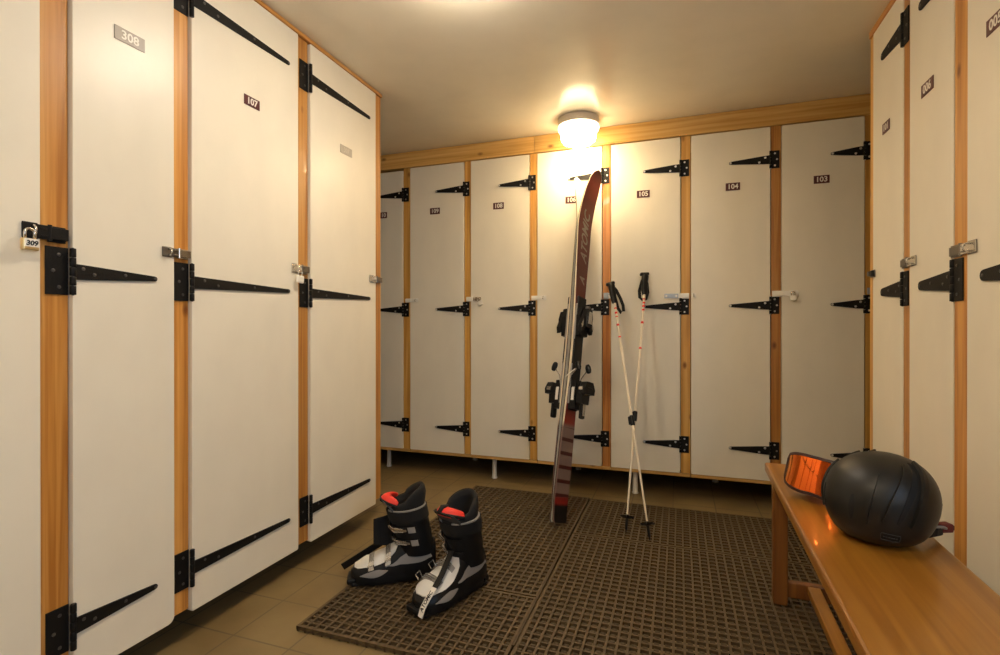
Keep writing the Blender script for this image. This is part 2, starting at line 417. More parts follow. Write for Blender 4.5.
def hasp(parent, x0, x1, z, h, mat, mat2, d, opened=False):
    """latch: hinged plate from x0 (on the post) to x1 (on the door), loop near x1"""
    b = MB(); s = 1 if x1 > x0 else -1
    L = abs(x1-x0)
    def bx(f0, f1, y0, y1, hz, m, bev=.0012):
        xa, xb = sorted((x0+s*L*f0, x0+s*L*f1)); b.box((xa, y0, z-hz/2), (xb, y1, z+hz/2), m, bev)
    bx(0, .40, PF-.004, PF-.0004, h, mat)                       # leaf screwed to the post
    bx(.02, .40, -.0075, PF-.004, h*.72, mat)                    # packing under it
    b.tube([(x0+s*L*.42, -.004, z-h/2), (x0+s*L*.42, -.004, z+h/2)], .004, mat, 10)
    if not opened:
        bx(.44, 1., -.006, -.0025, h*.86, mat2)                  # swinging leaf
        bx(.66, .98, -.0022, -.0003, h*1.0, mat)                 # staple plate on the door
        if big_ridge(h): 
            for e in (-.22, .22): b.box((min(x0+s*L*.48, x0+s*L*.62), -.0085, z+h*e-.0015), (max(x0+s*L*.48, x0+s*L*.62), -.006, z+h*e+.0015), mat, .0006)
    else:
        bx(.44, 1., -.010, -.0065, h*.86, mat2)
        for f in (.52, .92): b.disc((x0+s*L*f, -.010, z), (0, -1, 0), h*.2, .0015, M['tag'])
    o = b.build('hasp', parent, autosmooth=40)
    if opened: return
    q = MB()
    xs = x0+s*L*.80
    q.tube([(xs, -.001, z-h*.28), (xs, -.014, z-h*.28), (xs, -.0185, z-h*.16), (xs, -.0185, z+h*.16), (xs, -.014, z+h*.28), (xs, -.001, z+h*.28)], .0024, M['chrome'], 8)
    q.build('staple', o)
def big_ridge(h): return h > .024
def post(parent, x0, x1, z0, z1, m, recess=None):
    recess = PF if recess is None else recess
    b = MB(); b.box((x0, recess, z0), (x1, recess+.034, z1), m, .0012); return b.build('post', parent, autosmooth=40)
def knob(parent, x, z):
    """small turn latch seen on some posts"""
    b = MB()
    b.box((x-.028, -.004, z-.013), (x+.012, -.0004, z+.013), M['pewter'], .001)
    b.tube([(x-.014, -.004, z), (x-.014, -.016, z)], .009, M['pewter'], 12)
    b.box((x-.004, -.014, z-.010), (x+.016, -.004, z+.010), M['black'], .002)
    b.build('hasp', parent, autosmooth=40)

def locker(label, group, loc, rot, w, side, zb, zt, pw, pmat, pz0, pz1, hz, hl, hh, hw, big, plate=None, radii=(.004,)*4, depth=.5, legs=(), rail=True, strap_l=None):
    t = thing('ski_locker', label, 'locker', loc, rot, group)
    b = MB(); b.prism(round_poly(-w/2, w/2, zb, zt, radii), 0, .018, M['door'], bevel=.0015)
    b.build('door', t, autosmooth=30)
    xk = side*(w/2+.001)
    xa, xb = sorted((side*(w/2+.0035), side*(w/2+pw)))
    post(t, xa, xb, pz0, pz1, pmat)
    b = MB(); x0, x1 = -w/2+.004, w/2-.004; y0, y1 = .021, depth
    b.box((x0, y0, zb), (x0+.012, y1, zt-.004), M['carcass']); b.box((x1-.012, y0, zb), (x1, y1, zt-.004), M['carcass'])
    b.box((x0+.012, y1-.01, zb), (x1-.012, y1, zt-.004), M['carcass'])
    b.box((x0+.012, y0, zb), (x1-.012, y1-.01, zb+.015), M['carcass']); b.box((x0+.012, y0, zt-.02), (x1-.012, y1-.01, zt-.004), M['carcass'])
    b.build('carcass', t)
    for z in hz:
        hinge(t, xk, z, side, hl, hh, pw-.012 if not big else min(.045, pw-.010), hw[0], hw[1], big)
    if plate: number_plate(t, *plate)
    for (lx, ly) in legs:
        b = MB()
        b.lathe([(.017, .0), (.018, .004), (.014, .012), (.0125, zb*.7), (.0125, zb-.002)], M['legpaint'], 14, Matrix.Translation((lx, ly, 0)))
        b.build('leg', t, autosmooth=40)
    if rail:
        b = MB(); ra, rb = (-w/2, xb) if side > 0 else (xa, w/2)
        b.box((ra, .004, zb-.018), (rb, .05, zb-.002), M['pine_beam'], .001); b.build('bottom_rail', t, autosmooth=40)
    return t

HL = (1.835, 1.027, .214)
mar, gry, pal = (M['plate'], M['letter']), (M['plategrey'], M['letter']), (M['platepale'], M['letterpale'])
# --- left bank: (y0, y1 of the door, post width, strap length)
left = [(.31, .724, .048, .200, None, 'white ski locker at the left edge, shut by the padlock marked 309'),
        (.787, 1.037, .063, .200, (.045, 1.628, .076, .034, '308', *gry, .030), 'narrow white ski locker with a grey 308 plate'),
        (1.091, 1.524, .053, .388, (.001, 1.629, .064, .032, '107', *mar, .029), 'white ski locker with a maroon 107 plate and long black hinge straps'),
        (1.590, 2.030, .066, .392, (-.002, 1.633, .078, .034, '307', *pal, .025), 'white ski locker with a faded pale plate, last of the left bank')]
LOCK = {}
for i, (a, c, pw, sl, pl, lab) in enumerate(left):
    w = c-a
    rad = (.004, .018, .004, .004) if i == 1 else (.004, .006, .004, .004)
    if pl and i == 1: pl = ((.879+.954)/2-(a+c)/2, *pl[1:])
    t = locker(lab, 'ski lockers of the left bank', (LX, (a+c)/2, 0), PI/2, w, -1, .089, 1.966, pw, M['pine'], .098, 1.967, HL, sl, .107, (.036, .013), True,
               pl, rad, .52, ((-w/2+.05, .40), (w/2-.05, .40)), rail=False)
    LOCK['L%d' % i] = t
# latches on the left bank (post of the neighbour -> door)
hasp(LOCK['L0'], .777-.517, .688-.517, 1.107, .036, M['iron'], M['iron'], 1)
hasp(LOCK['L1'], 1.085-.912, .999-.912, 1.104, .028, M['chrome'], M['pewter'], 1)
hasp(LOCK['L2'], 1.578-1.3075, 1.487-1.3075, 1.112, .034, M['pewter'], M['chrome'], 1)
post(LOCK['L3'], 2.033-1.81, 2.080-1.81, .104, 1.967, M['pine'], .006)
hasp(LOCK['L3'], 2.077-1.81, 1.975-1.81, 1.117, .032, M['pewter'], M['chrome'], 1)

PF = .0012                                   # posts of the right bank stand flush
# --- right bank, facing -x; local x runs towards the viewer (-y)
HR = (1.829, 1.019, .214)
right = [(1.932, 2.196, .048, .178, (0, 0, .062, .036, '101', *mar, .030), (2.106+2.033)/2, 1.577, 'narrow white ski locker with a small maroon 101 plate by the back corner'),
         (1.620, 1.884, .066, .195, (0, 0, .074, .036, '006', *mar, .033), (1.803+1.726)/2, 1.577, 'white ski locker with a maroon 006 plate'),
         (1.290, 1.554, .05, .200, (0, 0, .074, .036, '005', *mar, .033), 1.432, 1.577, 'white ski locker with a maroon 005 plate cut by the right edge')]
for i, (a, c, pw, sl, pl, py, pz, lab) in enumerate(right):
    w = c-a; mid = (a+c)/2
    pl = (mid-py, pz, *pl[2:])
    t = locker(lab, 'ski lockers of the right bank', (RX, mid, 0), -PI/2, w, 1, .089, 1.956, pw, M['pine'], .098, 1.957, HR, sl, .107, (.052, .026), True,
               pl, depth=.48, legs=((-w/2+.05, .38), (w/2-.05, .38)), rail=False)
    LOCK['R%d' % i] = t
post(LOCK['R0'], -.132-.042, -.132-.0035, .104, 1.957, M['pine_lit'], .004)
knob(LOCK['R0'], -.118, 1.092)
hasp(LOCK['R1'], 1.752-1.936, 1.752-1.832, 1.098, .030, M['pewter'], M['chrome'], 1)
hasp(LOCK['R2'], 1.422-1.628, 1.422-1.506, 1.092, .032, M['pewter'], M['chrome'], 1)

PF = .004
# --- back bank
HB = (1.7215, 1.006, .291)
PX = [(-1.624, -1.576), (-1.211, -1.170), (-.806, -.762), (-.3955, -.350), (.0075, .056), (.425, .471), (.818, .862)]
labs = ['white ski locker half hidden behind the left bank, leftmost of the back row', 'white ski locker with a maroon 109 plate in the back row',
        'white ski locker with a maroon 108 plate in the back row', 'white ski locker with a maroon 106 plate behind the skis', 'white ski locker with a maroon 105 plate behind the ski poles',
        'white ski locker with a maroon 104 plate in the back row', 'white ski locker with a maroon 103 plate at the right end of the back row']
nums = ['110', '109', '108', '106', '105', '104', '103']
pcx = [-1.77, -1.4025, -.9925, -.5645, -.179, .255, .6425]
pm = ['pine_lit', 'pine_lit', 'pine_lit', 'pine_red', 'pine_lit', 'pine', 'pine_lit']
tips = [.205, .187, .22, .137+.0, .198, .190, .136]
for i in range(7):
    x1 = PX[i][0]-.001; x0 = (PX[i-1][1]+.003) if i else -2.03
    w = x1-x0; mid = (x0+x1)/2
    sl = .188
    legs = {0: ((-1.768-mid, .075),), 1: ((-1.3-mid, .40),), 2: ((-1.037-mid, .055),), 3: ((-.6-mid, .4),), 4: ((-.223-mid, .025+.02),), 5: ((.2-mid, .4),), 6: ((.62-mid, .12),)}[i]
    t = locker(labs[i], 'ski lockers of the back row', (mid, DY, 0), 0, w, 1, .141, 1.883 if i else 1.872, PX[i][1]-x1, M[pm[i]], .141, 1.887, HB, sl if i < 6 else .138, .086, (.042, .013), False,
               (pcx[i]-mid, 1.604, .066, .038, nums[i], *mar, .034), (.006, .004, .004, .004), .54, legs)
    LOCK['B%d' % i] = t
def bh(i, x0, x1, z, h, m1, m2, **k):
    o = LOCK['B%d' % i]; hasp(o, x0-o.location.x, x1-o.location.x, z, h, m1, m2, 1, **k)
bh(1, -1.606, -1.515, 1.063, .024, M['zinc'], M['zinc'])
bh(2, -1.196, -1.100, 1.064, .028, M['zinc'], M['chrome'])
bh(3, -.795, -.705, 1.064, .026, M['zinc'], M['zinc'])
bh(4, -.388, -.330, 1.068, .034, M['bluezinc'], M['zinc'])
bh(5, .050, -.072, 1.060, .028, M['zinc'], M['bluezinc'], opened=True)
o = LOCK['B5']
q = MB(); sx = .072-o.location.x
q.box((sx-.011, -.002, 1.062-.012), (sx+.011, -.0003, 1.062+.012), M['zinc'], .0008)
q.tube([(sx, -.001, 1.055), (sx, -.014, 1.055), (sx, -.018, 1.058), (sx, -.018, 1.066), (sx, -.014, 1.069), (sx, -.001, 1.069)], .0026, M['chrome'], 8)
q.build('staple_plate', o)
bh(6, .432, .545, 1.062, .030, M['zinc'], M['zinc'])
q = MB(); o = LOCK['B6']; sx = .838-o.location.x
q.box((sx-.010, PF-.008, 1.052), (sx+.010, PF-.0004, 1.082), M['bluezinc'], .001); q.build('staple_plate', o)

# ------------------------------------------------------------------ padlocks
def padlock(label, loc, rot, w, h, t, body, txt=None, tilt=0.):
    o = thing('padlock', label, 'padlock', loc, rot, 'padlocks on the locker latches')
    X = Matrix.Rotation(tilt, 4, 'Y')
    b = MB(); b.box((-w/2, -t/2, -h), (w/2, t/2, 0), body, .0025, X)
    if txt:
        b.box((-w/2+.002, -t/2-.0006, -h+.007), (w/2-.002, -t/2+.0004, -.001), M['tag'], 0, X)
        b.text(txt, h*.56, M['ink'], X @ Matrix.Translation((0, -t/2-.0009, -h*.42)) @ TXT, ext=.0002, shear=.15, bold=.0006)
    b.build('lock_body', o, autosmooth=40)
    b = MB(); r = w*.30; k = .003
    pts = [(-r, 0, -.002), (-r, 0, .012)] + [(r*math.cos(a), 0, .012+r*math.sin(a)) for a in [PI-PI*i/8 for i in range(1, 8)]] + [(r, 0, .012), (r, 0, -.002)]
    b.tube(pts, k, M['chrome'], 8, X); b.build('shackle', o)
    return o
padlock('brass padlock with a white sticker marked 309', (LX+.020, .694, 1.087), PI/2, .029, .025, .013, M['brass'], '309')
padlock('small silver padlock on the latch of the locker with the 107 plate', (LX+.019, 1.512, 1.085), PI/2, .030, .026, .012, M['zinc'], None, .1)
padlock('pale padlock tilted on the latch of the back row locker marked 108', (-1.105, DY-.020, 1.050), 0, .030, .026, .012, M['zinc'], None, -.5)
padlock('small grey padlock on the latch of the locker marked 103', (.520, DY-.021, 1.050), 0, .026, .022, .012, M['zinc'])

# ------------------------------------------------------------------ ceiling lamps
def lamp(label, x, y, g1, g2, k=1.):
    o = thing('ceiling_lamp', label, 'ceiling lamp', (x, y, ZC), 0, 'round ceiling lamps')
    b = MB(); b.lathe([(.104, -.0005), (.107, -.004), (.107, -.038*k), (.103, -.042*k), (.09, -.042*k)], M['lampbase'], 48)
    b.build('lamp_base', o, autosmooth=35)
    b = MB()
    b.lathe([(r, z*k) for r, z in [(.090, -.0425), (.1055, -.0425), (.1065, -.052), (.1045, -.062), (.098, -.067), (.094, -.074)]], g2, 48)
    b.lathe([(r, z*k) for r, z in [(.094, -.0741), (.092, -.10), (.087, -.118), (.074, -.130), (.05, -.137), (.02, -.140), (.0, -.1405)]], g1, 48)
    b.build('lamp_shade', o, autosmooth=50)
    return o
lamp('round white lamp glowing on the ceiling above the skis', -.497, 2.672, M['glow'], M['glowrim'], .94)
lamp('shallow round ceiling lamp just above the frame, nearer the viewer', -.62, 1.385, M['glow2'], M['glowrim2'], .55)
M['glow_fill'] = emis('fill_lamp_glass', (1., .79, .53), 78., (-.074, -.045, 44.))
lamp('shallow round fill lamp added behind the viewer', -.35, -.15, M['glow_fill'], M['glowrim2'], .55)  # added unseen lamp, evens out the light on the back lockers

# ------------------------------------------------------------------ duckboard mats
def mat(label, x0, x1, y0, y1, nx, ny):
    o = thing('duckboard_mat', label, 'floor mat', ((x0+x1)/2, (y0+y1)/2, 0), 0, 'rubber grid mats on the floor')
    cx, cy = (x0+x1)/2, (y0+y1)/2
    b = MB(); w = .0034; W2 = .005
    dx, dy = (x1-x0)/nx, (y1-y0)/ny
    R = M['rubber']
    rj = lambda k: random.uniform(-k, k)
    for i in range(nx+1):
        x = x0-cx+i*dx; ww = W2 if i in (0, nx) else w
        x += ww if i == 0 else (-ww if i == nx else 0)
        b.box((x-ww, y0-cy, .0095), (x+ww, y1-cy, .0152), R)
        b.box((x-ww*.7, y0-cy, .0), (x+ww*.7, y1-cy, .0095), R)
    for j in range(ny+1):
        y = y0-cy+j*dy; ww = W2 if j in (0, ny) else w
        y += ww if j == 0 else (-ww if j == ny else 0)
        b.box((x0-cx, y-ww, .0045), (x1-cx, y+ww, .0146), R)
    b.build('grid', o)
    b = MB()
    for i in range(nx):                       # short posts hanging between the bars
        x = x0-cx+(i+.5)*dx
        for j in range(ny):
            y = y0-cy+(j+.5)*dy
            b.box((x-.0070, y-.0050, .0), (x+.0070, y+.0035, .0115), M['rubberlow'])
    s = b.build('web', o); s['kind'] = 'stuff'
    return o
mat('brown rubber grid mat under the skis, left of the floor seam', -1.07, -.437, 1.629, 2.660, 21, 34)
mat('brown rubber grid mat in the near left, under the toe of the front boot', -1.07, -.437, 1.235, 1.622, 21, 13)
mat('brown rubber grid mat under the ski pole tips, along the back lockers', -.430, .640, 2.185, 2.650, 36, 16)
mat('brown rubber grid mat in front of the bench leg, nearest the viewer', -.430, .640, 1.10, 2.178, 36, 36)
b = MB()
b.tube([(-.500, 2.30, .019), (-.468, 2.17, .0185), (-.449, 2.03, .0185), (-.4385, 1.93, .0185), (-.4365, 1.80, .0185), (-.4355, 1.60, .0185), (-.4335, 1.35, .0185)], .003, M['rubberlow'], 8, flat=(.004, .0015, (1, 0, 0)))
tag(b.build('joining_strip'), 'thin pale strip lying along the seam of the rubber mats', 'edging strip')

# ------------------------------------------------------------------ skis
A0 = Vector((-.511, 2.250, .022)); A1 = Vector((-.457, 2.735, 1.705))
ax = (A1-A0).normalized()
n0 = Vector((.889, -.46, 0)); nn = (n0-ax*n0.dot(ax)).normalized(); ww = nn.cross(ax).normalized()
SKIM = Matrix(((ww.x, nn.x, ax.x, A0.x), (ww.y, nn.y, ax.y, A0.y), (ww.z, nn.z, ax.z, A0.z), (0, 0, 0, 1)))
SL = 1.755
def lerp(tab, s):
    for (a, va), (b_, vb) in zip(tab, tab[1:]):
        if s <= b_:
            k = (s-a)/(b_-a) if b_ > a else 0; k = max(0, min(1, k)); k = k*k*(3-2*k)
            return va+(vb-va)*k
    return tab[-1][1]
SW = [(0, .040), (.012, .046), (.12, .050), (.80, .0345), (1.50, .056), (1.64, .054), (1.70, .047), (1.735, .034), (1.75, .019), (1.755, .008)]
def ski_d(s):
    d = .0008+.006*math.sin(PI*max(0, min(1, (s-.1)/1.36)))
    if s > 1.42: d += .064*((s-1.42)/.33)**1.8
    if s < .1: d += .006*((.1-s)/.1)**2
    return d
def ski_t(s): return lerp([(0, .008), (.3, .012), (.8, .017), (1.3, .010), (1.5, .0065), (1.755, .005)], s)
def make_ski():
    o = thing('ski', 'red ski with grey lettering facing the viewer, leaning on the back lockers', 'ski', group='pair of red skis')
    b = MB(); S = [0, .004, .012]+[.012+i*(SL-.012)/90 for i in range(1, 91)]
    def strip(f0, f1, m, smooth=True):
        V, F, U = [], [], []
        for s in S:
            p, q = f0(s), f1(s)
            V += [(p[0], p[1], s), (q[0], q[1], s)]; U += [(p[0], s), (q[0], s)]
        for i in range(len(S)-1): F.append((2*i, 2*i+1, 2*i+3, 2*i+2))
        b._put(V, F, m, smooth, None, U)
    W = lambda s: lerp(SW, s)
    top = lambda s: ski_d(s)+ski_t(s); mid = lambda s: ski_d(s)+.33*ski_t(s)
    strip(lambda s: (W(s), ski_d(s)), lambda s: (-W(s), ski_d(s)), M['skibase'])
    strip(lambda s: (-W(s)+.002, top(s)), lambda s: (W(s)-.002, top(s)), M['skitop'])
    for g in (1, -1):
        strip(lambda s: (g*W(s), ski_d(s)), lambda s: (g*W(s), mid(s)), M['skiedge'])
        strip(lambda s: (g*W(s), mid(s)), lambda s: (g*(W(s)-.002), top(s)), M['skiside'])
    for s in (0, SL):
        b._put([(W(s), ski_d(s), s), (-W(s), ski_d(s), s), (-W(s)+.001, top(s), s), (W(s)-.001, top(s), s)], [(0, 1, 2, 3)], M['skiedge'])
    body = b.build('ski_body', o, recalc=False)
    b = MB()
    b.text('ATOMIC', .070, M['skitext'], Matrix(((0, 1, 0, 0), (0, 0, 1, 0), (1, 0, 0, 0), (0, 0, 0, 1))), ext=.0003, shear=.45, bold=.0012, sx=1.02)
    def drape(b, name):
        for v in b.bm.verts:
            s = 1.385+v.co.z; v.co = Vector((v.co.x-.006, top(s)+.0006+v.co.y, s))
        b.build(name, body)
    drape(b, 'lettering')
    b = MB(); b.text('A', .052, M['skitext'], Matrix(((0, 1, 0, 0), (0, 0, 1, 0), (1, 0, 0, -.235), (0, 0, 0, 1))), ext=.0003, shear=.45, bold=.002)
    drape(b, 'emblem')
    # binding
    T = .0245
    b = MB(); b.box((-.033, top(.8)-.003, .50), (.033, T+.010, 1.06), M['black'], .006)
    for g in (1, -1): b.box((g*.0325-.002, T-.004, .53), (g*.0325+.002, T+.006, .72), M['midgrey'], .0015); b.box((g*.0325-.002, T-.004, .84), (g*.0325+.002, T+.006, 1.02), M['midgrey'], .0015)
    b.build('binding_plate', o, autosmooth=40)
    Y0 = T+.010
    b = MB()
    b.prism([(-.030, .86), (.030, .86), (.034, .90), (.040, .955), (.026, 1.0), (-.026, 1.0), (-.040, .955), (-.034, .90)], Y0-.002, Y0+.022, M['black'], bevel=.004)
    b.prism([(-.024, .90), (.024, .90), (.028, .95), (.018, .99), (-.018, .99), (-.028, .95)], Y0+.020, Y0+.050, M['black'], bevel=.007)
    for g in (1, -1):
        b.prism([(g*.020, .885), (g*.043, .872), (g*.047, .90), (g*.030, .955), (g*.018, .95)], Y0+.018, Y0+.040, M['black'], bevel=.004)
        b.prism([(g*.034, .905), (g*.044, .89), (g*.046, .905), (g*.034, .935)], Y0+.040, Y0+.043, M['silver'])
    b.prism([(-.015, .915), (.015, .915), (.012, .975), (-.012, .975)], Y0+.049, Y0+.056, M['silver'], bevel=.002)
    b.tube([(0, Y0+.035, .985), (0, Y0+.035, 1.004)], .012, M['pewter'], 12)
    b.build('toe_piece', o, autosmooth=40)
    b = MB()
    b.prism([(-.030, .505), (.030, .505), (.034, .56), (.030, .64), (-.030, .64), (-.034, .56)], Y0-.002, Y0+.026, M['black'], bevel=.005)
    b.prism([(-.026, .53), (.026, .53), (.030, .585), (.022, .625), (-.022, .625), (-.030, .585)], Y0+.024, Y0+.064, M['black'], bevel=.009)
    X = Matrix.Translation((0, Y0+.062, .59)) @ Matrix.Rotation(-.7, 4, 'X')
    b.box((-.022, -.006, -.055), (.022, .012, .028), M['black'], .006, X)
    b.box((-.012, .011, -.045), (.012, .0135, .015), M['silver'], .001, X)
    b.prism([(-.036, .575), (.036, .575), (.040, .60), (.022, .632), (-.022, .632), (-.040, .60)], Y0+.045, Y0+.085, M['black'], bevel=.008)
    for g in (1, -1):
        b.prism([(g*.0302, .545), (g*.0345, .545), (g*.0345, .60), (g*.0302, .61)], Y0+.004, Y0+.020, M['tag'], bevel=.001)
        b.prism([(g*.030, .585), (g*.0415, .592), (g*.0415, .605), (g*.030, .612)], Y0+.050, Y0+.072, M['silver'], bevel=.001)
    b.box((-.016, Y0+.040, .462), (.016, Y0+.058, .555), M['black'], .007, Matrix.Translation((0, .0, 0)))
    b.box((-.008, Y0+.0575, .475), (.008, Y0+.060, .53), M['silver'], .001)
    b.build('heel_piece', o, autosmooth=40)
    b = MB()
    for g in (1, -1):
        b.tube([(g*.036, T-.002, .60), (g*.040, T+.010, .66), (g*.040, Y0+.030, .695)], .0028, M['silver'], 8)
        b.lathe([(.0, -.024), (.010, -.021), (.0145, -.008), (.0145, .008), (.010, .020), (.0, .024)], M['black'], 14, Matrix.Translation((g*.040, Y0+.036, .705)) @ Matrix.Rotation(.35, 4, 'X') @ Matrix.Scale(.75, 4, (1, 0, 0)))
    b.tube([(.0405, Y0+.02, .690), (.0400, T, .672), (.0395, .002, .655)], .0024, M['tag'], 8)
    b.build('ski_brake', o, autosmooth=40)
    return o
ski = make_ski(); ski.matrix_world = SKIM
ski2 = copy_tree(ski); ski2['label'] = 'hindmost red ski of the pair, its pale edge and base turned to the viewer'
ski2.matrix_world = SKIM @ Matrix.Rotation(PI, 4, 'Z')
bpy.context.view_layer.update()
for k in (ski, ski2):
    zmin = min((c.matrix_world @ v.co).z for c in k.children for v in c.data.vertices); k.location.z += .0156-zmin

# ------------------------------------------------------------------ ski poles
def pole(label, p0, p1, strap_side, marks):
    p0, p1 = Vector(p0), Vector(p1); a = (p1-p0).normalized(); L = (p1-p0).length
    o = thing('ski_pole', label, 'ski pole', p0, 0, 'pair of ski poles')
    v = Vector((.33, -.94, 0)); n = (v-a*v.dot(a)).normalized(); w = n.cross(a)
    # keep the fronts of the grips (local x) turned to the right
    o.matrix_world = Matrix(((w.x, n.x, a.x, p0.x), (w.y, n.y, a.y, p0.y), (w.z, n.z, a.z, p0.z), (0, 0, 0, 1)))
    g = L-.115
    b = MB(); b.lathe([(.0038, .045), (.0052, .30), (.0062, .60), (.0066, g+.02)], M['pole'], 16)
    for f, h in marks:
        z = g-f; r = .0069
        b.lathe([(r-.0004, z-h), (r, z-h+.001), (r, z-.001), (r-.0004, z)], M['red'], 16)
    b.build('shaft', o, autosmooth=40)
    b = MB(); b.lathe([(.0, .0), (.0022, .003), (.003, .012), (.0055, .016), (.0065, .055), (.0055, .075)], M['black'], 14); b.build('pole_tip', o, autosmooth=40)
    b = MB(); b.lathe([(.007, .058), (.012, .060), (.026, .066), (.027, .069), (.012, .068), (.008, .074)], M['black'], 16)
    for k in range(6):
        q = Matrix.Rotation(k*PI/3, 4, 'Z'); b.box((.012, -.004, .062), (.030, .004, .070), M['black'], .001, q)
    b.build('basket', o, autosmooth=40)
    b = MB(); b.lathe([(.0070, .49), (.0105, .492), (.0105, .535), (.0075, .538)], M['black'], 16); b.box((.008, -.006, .495), (.017, .006, .532), M['black'], .002); b.build('clamp', o, autosmooth=40)
    b = MB()
    prof = [(-.008, .0105), (0, .0125), (.012, .0145), (.03, .0135), (.048, .0155), (.066, .0140), (.084, .0155), (.10, .016), (.113, .0135), (.118, .006)]
    rings = []
    for z, r in prof:
        off = .004*math.sin(max(0, z)*20)
        rings.append([(r*1.15*math.cos(2*PI*j/16)+off, r*.85*math.sin(2*PI*j/16), g+z) for j in range(16)])
    b.loft(rings, M['black'])
    X = Matrix.Translation((.010, 0, g+.112)) @ Matrix.Rotation(.25, 4, 'Y')
    b.box((-.026, -.011, -.008), (.022, .011, .008), M['black'], .006, X)
    b.box((-.006, -.0135, g+.072), (.012, .0, g+.095), M['midgrey'], .002)
    b.build('grip', o, autosmooth=45)
    b = MB(); s = strap_side
    b.tube([(s*.006, -.012, g+.105), (s*.022, -.018, g+.085), (s*.038, -.020, g+.035), (s*.046, -.018, g-.010), (s*.044, -.016, g-.045), (s*.030, -.014, g-.058), (s*.016, -.0125, g-.03), (s*.012, -.016, g+.02), (s*.004, -.015, g+.09)] if abs(s) > .5 else
           [(.006, -.013, g+.105), (-.014, -.018, g+.07), (-.022, -.018, g+.02), (-.014, -.016, g-.022), (.002, -.0165, g-.030), (.018, -.016, g-.02), (.022, -.018, g+.02), (.012, -.018, g+.08), (.006, -.0145, g+.10)], .004, M['blackmatt'], 8, flat=(.008, .0014, (1, 0, .2)))
    b.build('wrist_strap', o)
    return o
pole('cream ski pole leaning to the right, its grip the higher of the two', (-.215, 2.258, .0155), (-.163, 2.788, 1.176), .1, [(.03, .007), (.05, .010), (.068, .012), (.09, .010), (.16, .012), (.30, .010)])
pole('cream ski pole leaning to the left, its strap hanging beside the orange post', (-.113, 2.208, .0155), (-.336, 2.762, 1.130), -1, [(.035, .008), (.06, .012), (.085, .006), (.13, .012), (.2, .008)])

# ------------------------------------------------------------------ ski boots
def clog_hw(y):
    v = lerp([(-.10, .030), (-.085, .037), (-.05, .040), (0, .043), (.06, .049), (.12, .053), (.155, .051)], y)
    if y > .15: v = .051*math.sqrt(max(0, 1-((y-.15)/.0605)**2))
    return max(v, .004)
def clog_h(y): return lerp([(-.10, .135), (-.07, .165), (-.02, .170), (.02, .150), (.06, .118), (.10, .098), (.15, .080), (.19, .062), (.21, .046)], y)
def clog_pt(y, a, off=0.):
    hw, h = clog_hw(y), clog_h(y); z0 = .028
    c, s_ = math.cos(a), math.sin(a)
    return Vector(((hw+off)*math.copysign(abs(c)**.75, c), y, z0+(h-z0+off)*abs(s_)**.85))
def cuff_pt(z, a, off=0., tilt=.10):
    k = (z-.11)/.18
    cy = -.030+.045*k; rx = .0515+.0125*k+off; ry = .067+.006*k+off
    x, y = rx*math.cos(a), ry*math.sin(a)
    return Vector((x, cy+y, z-tilt*y*k))
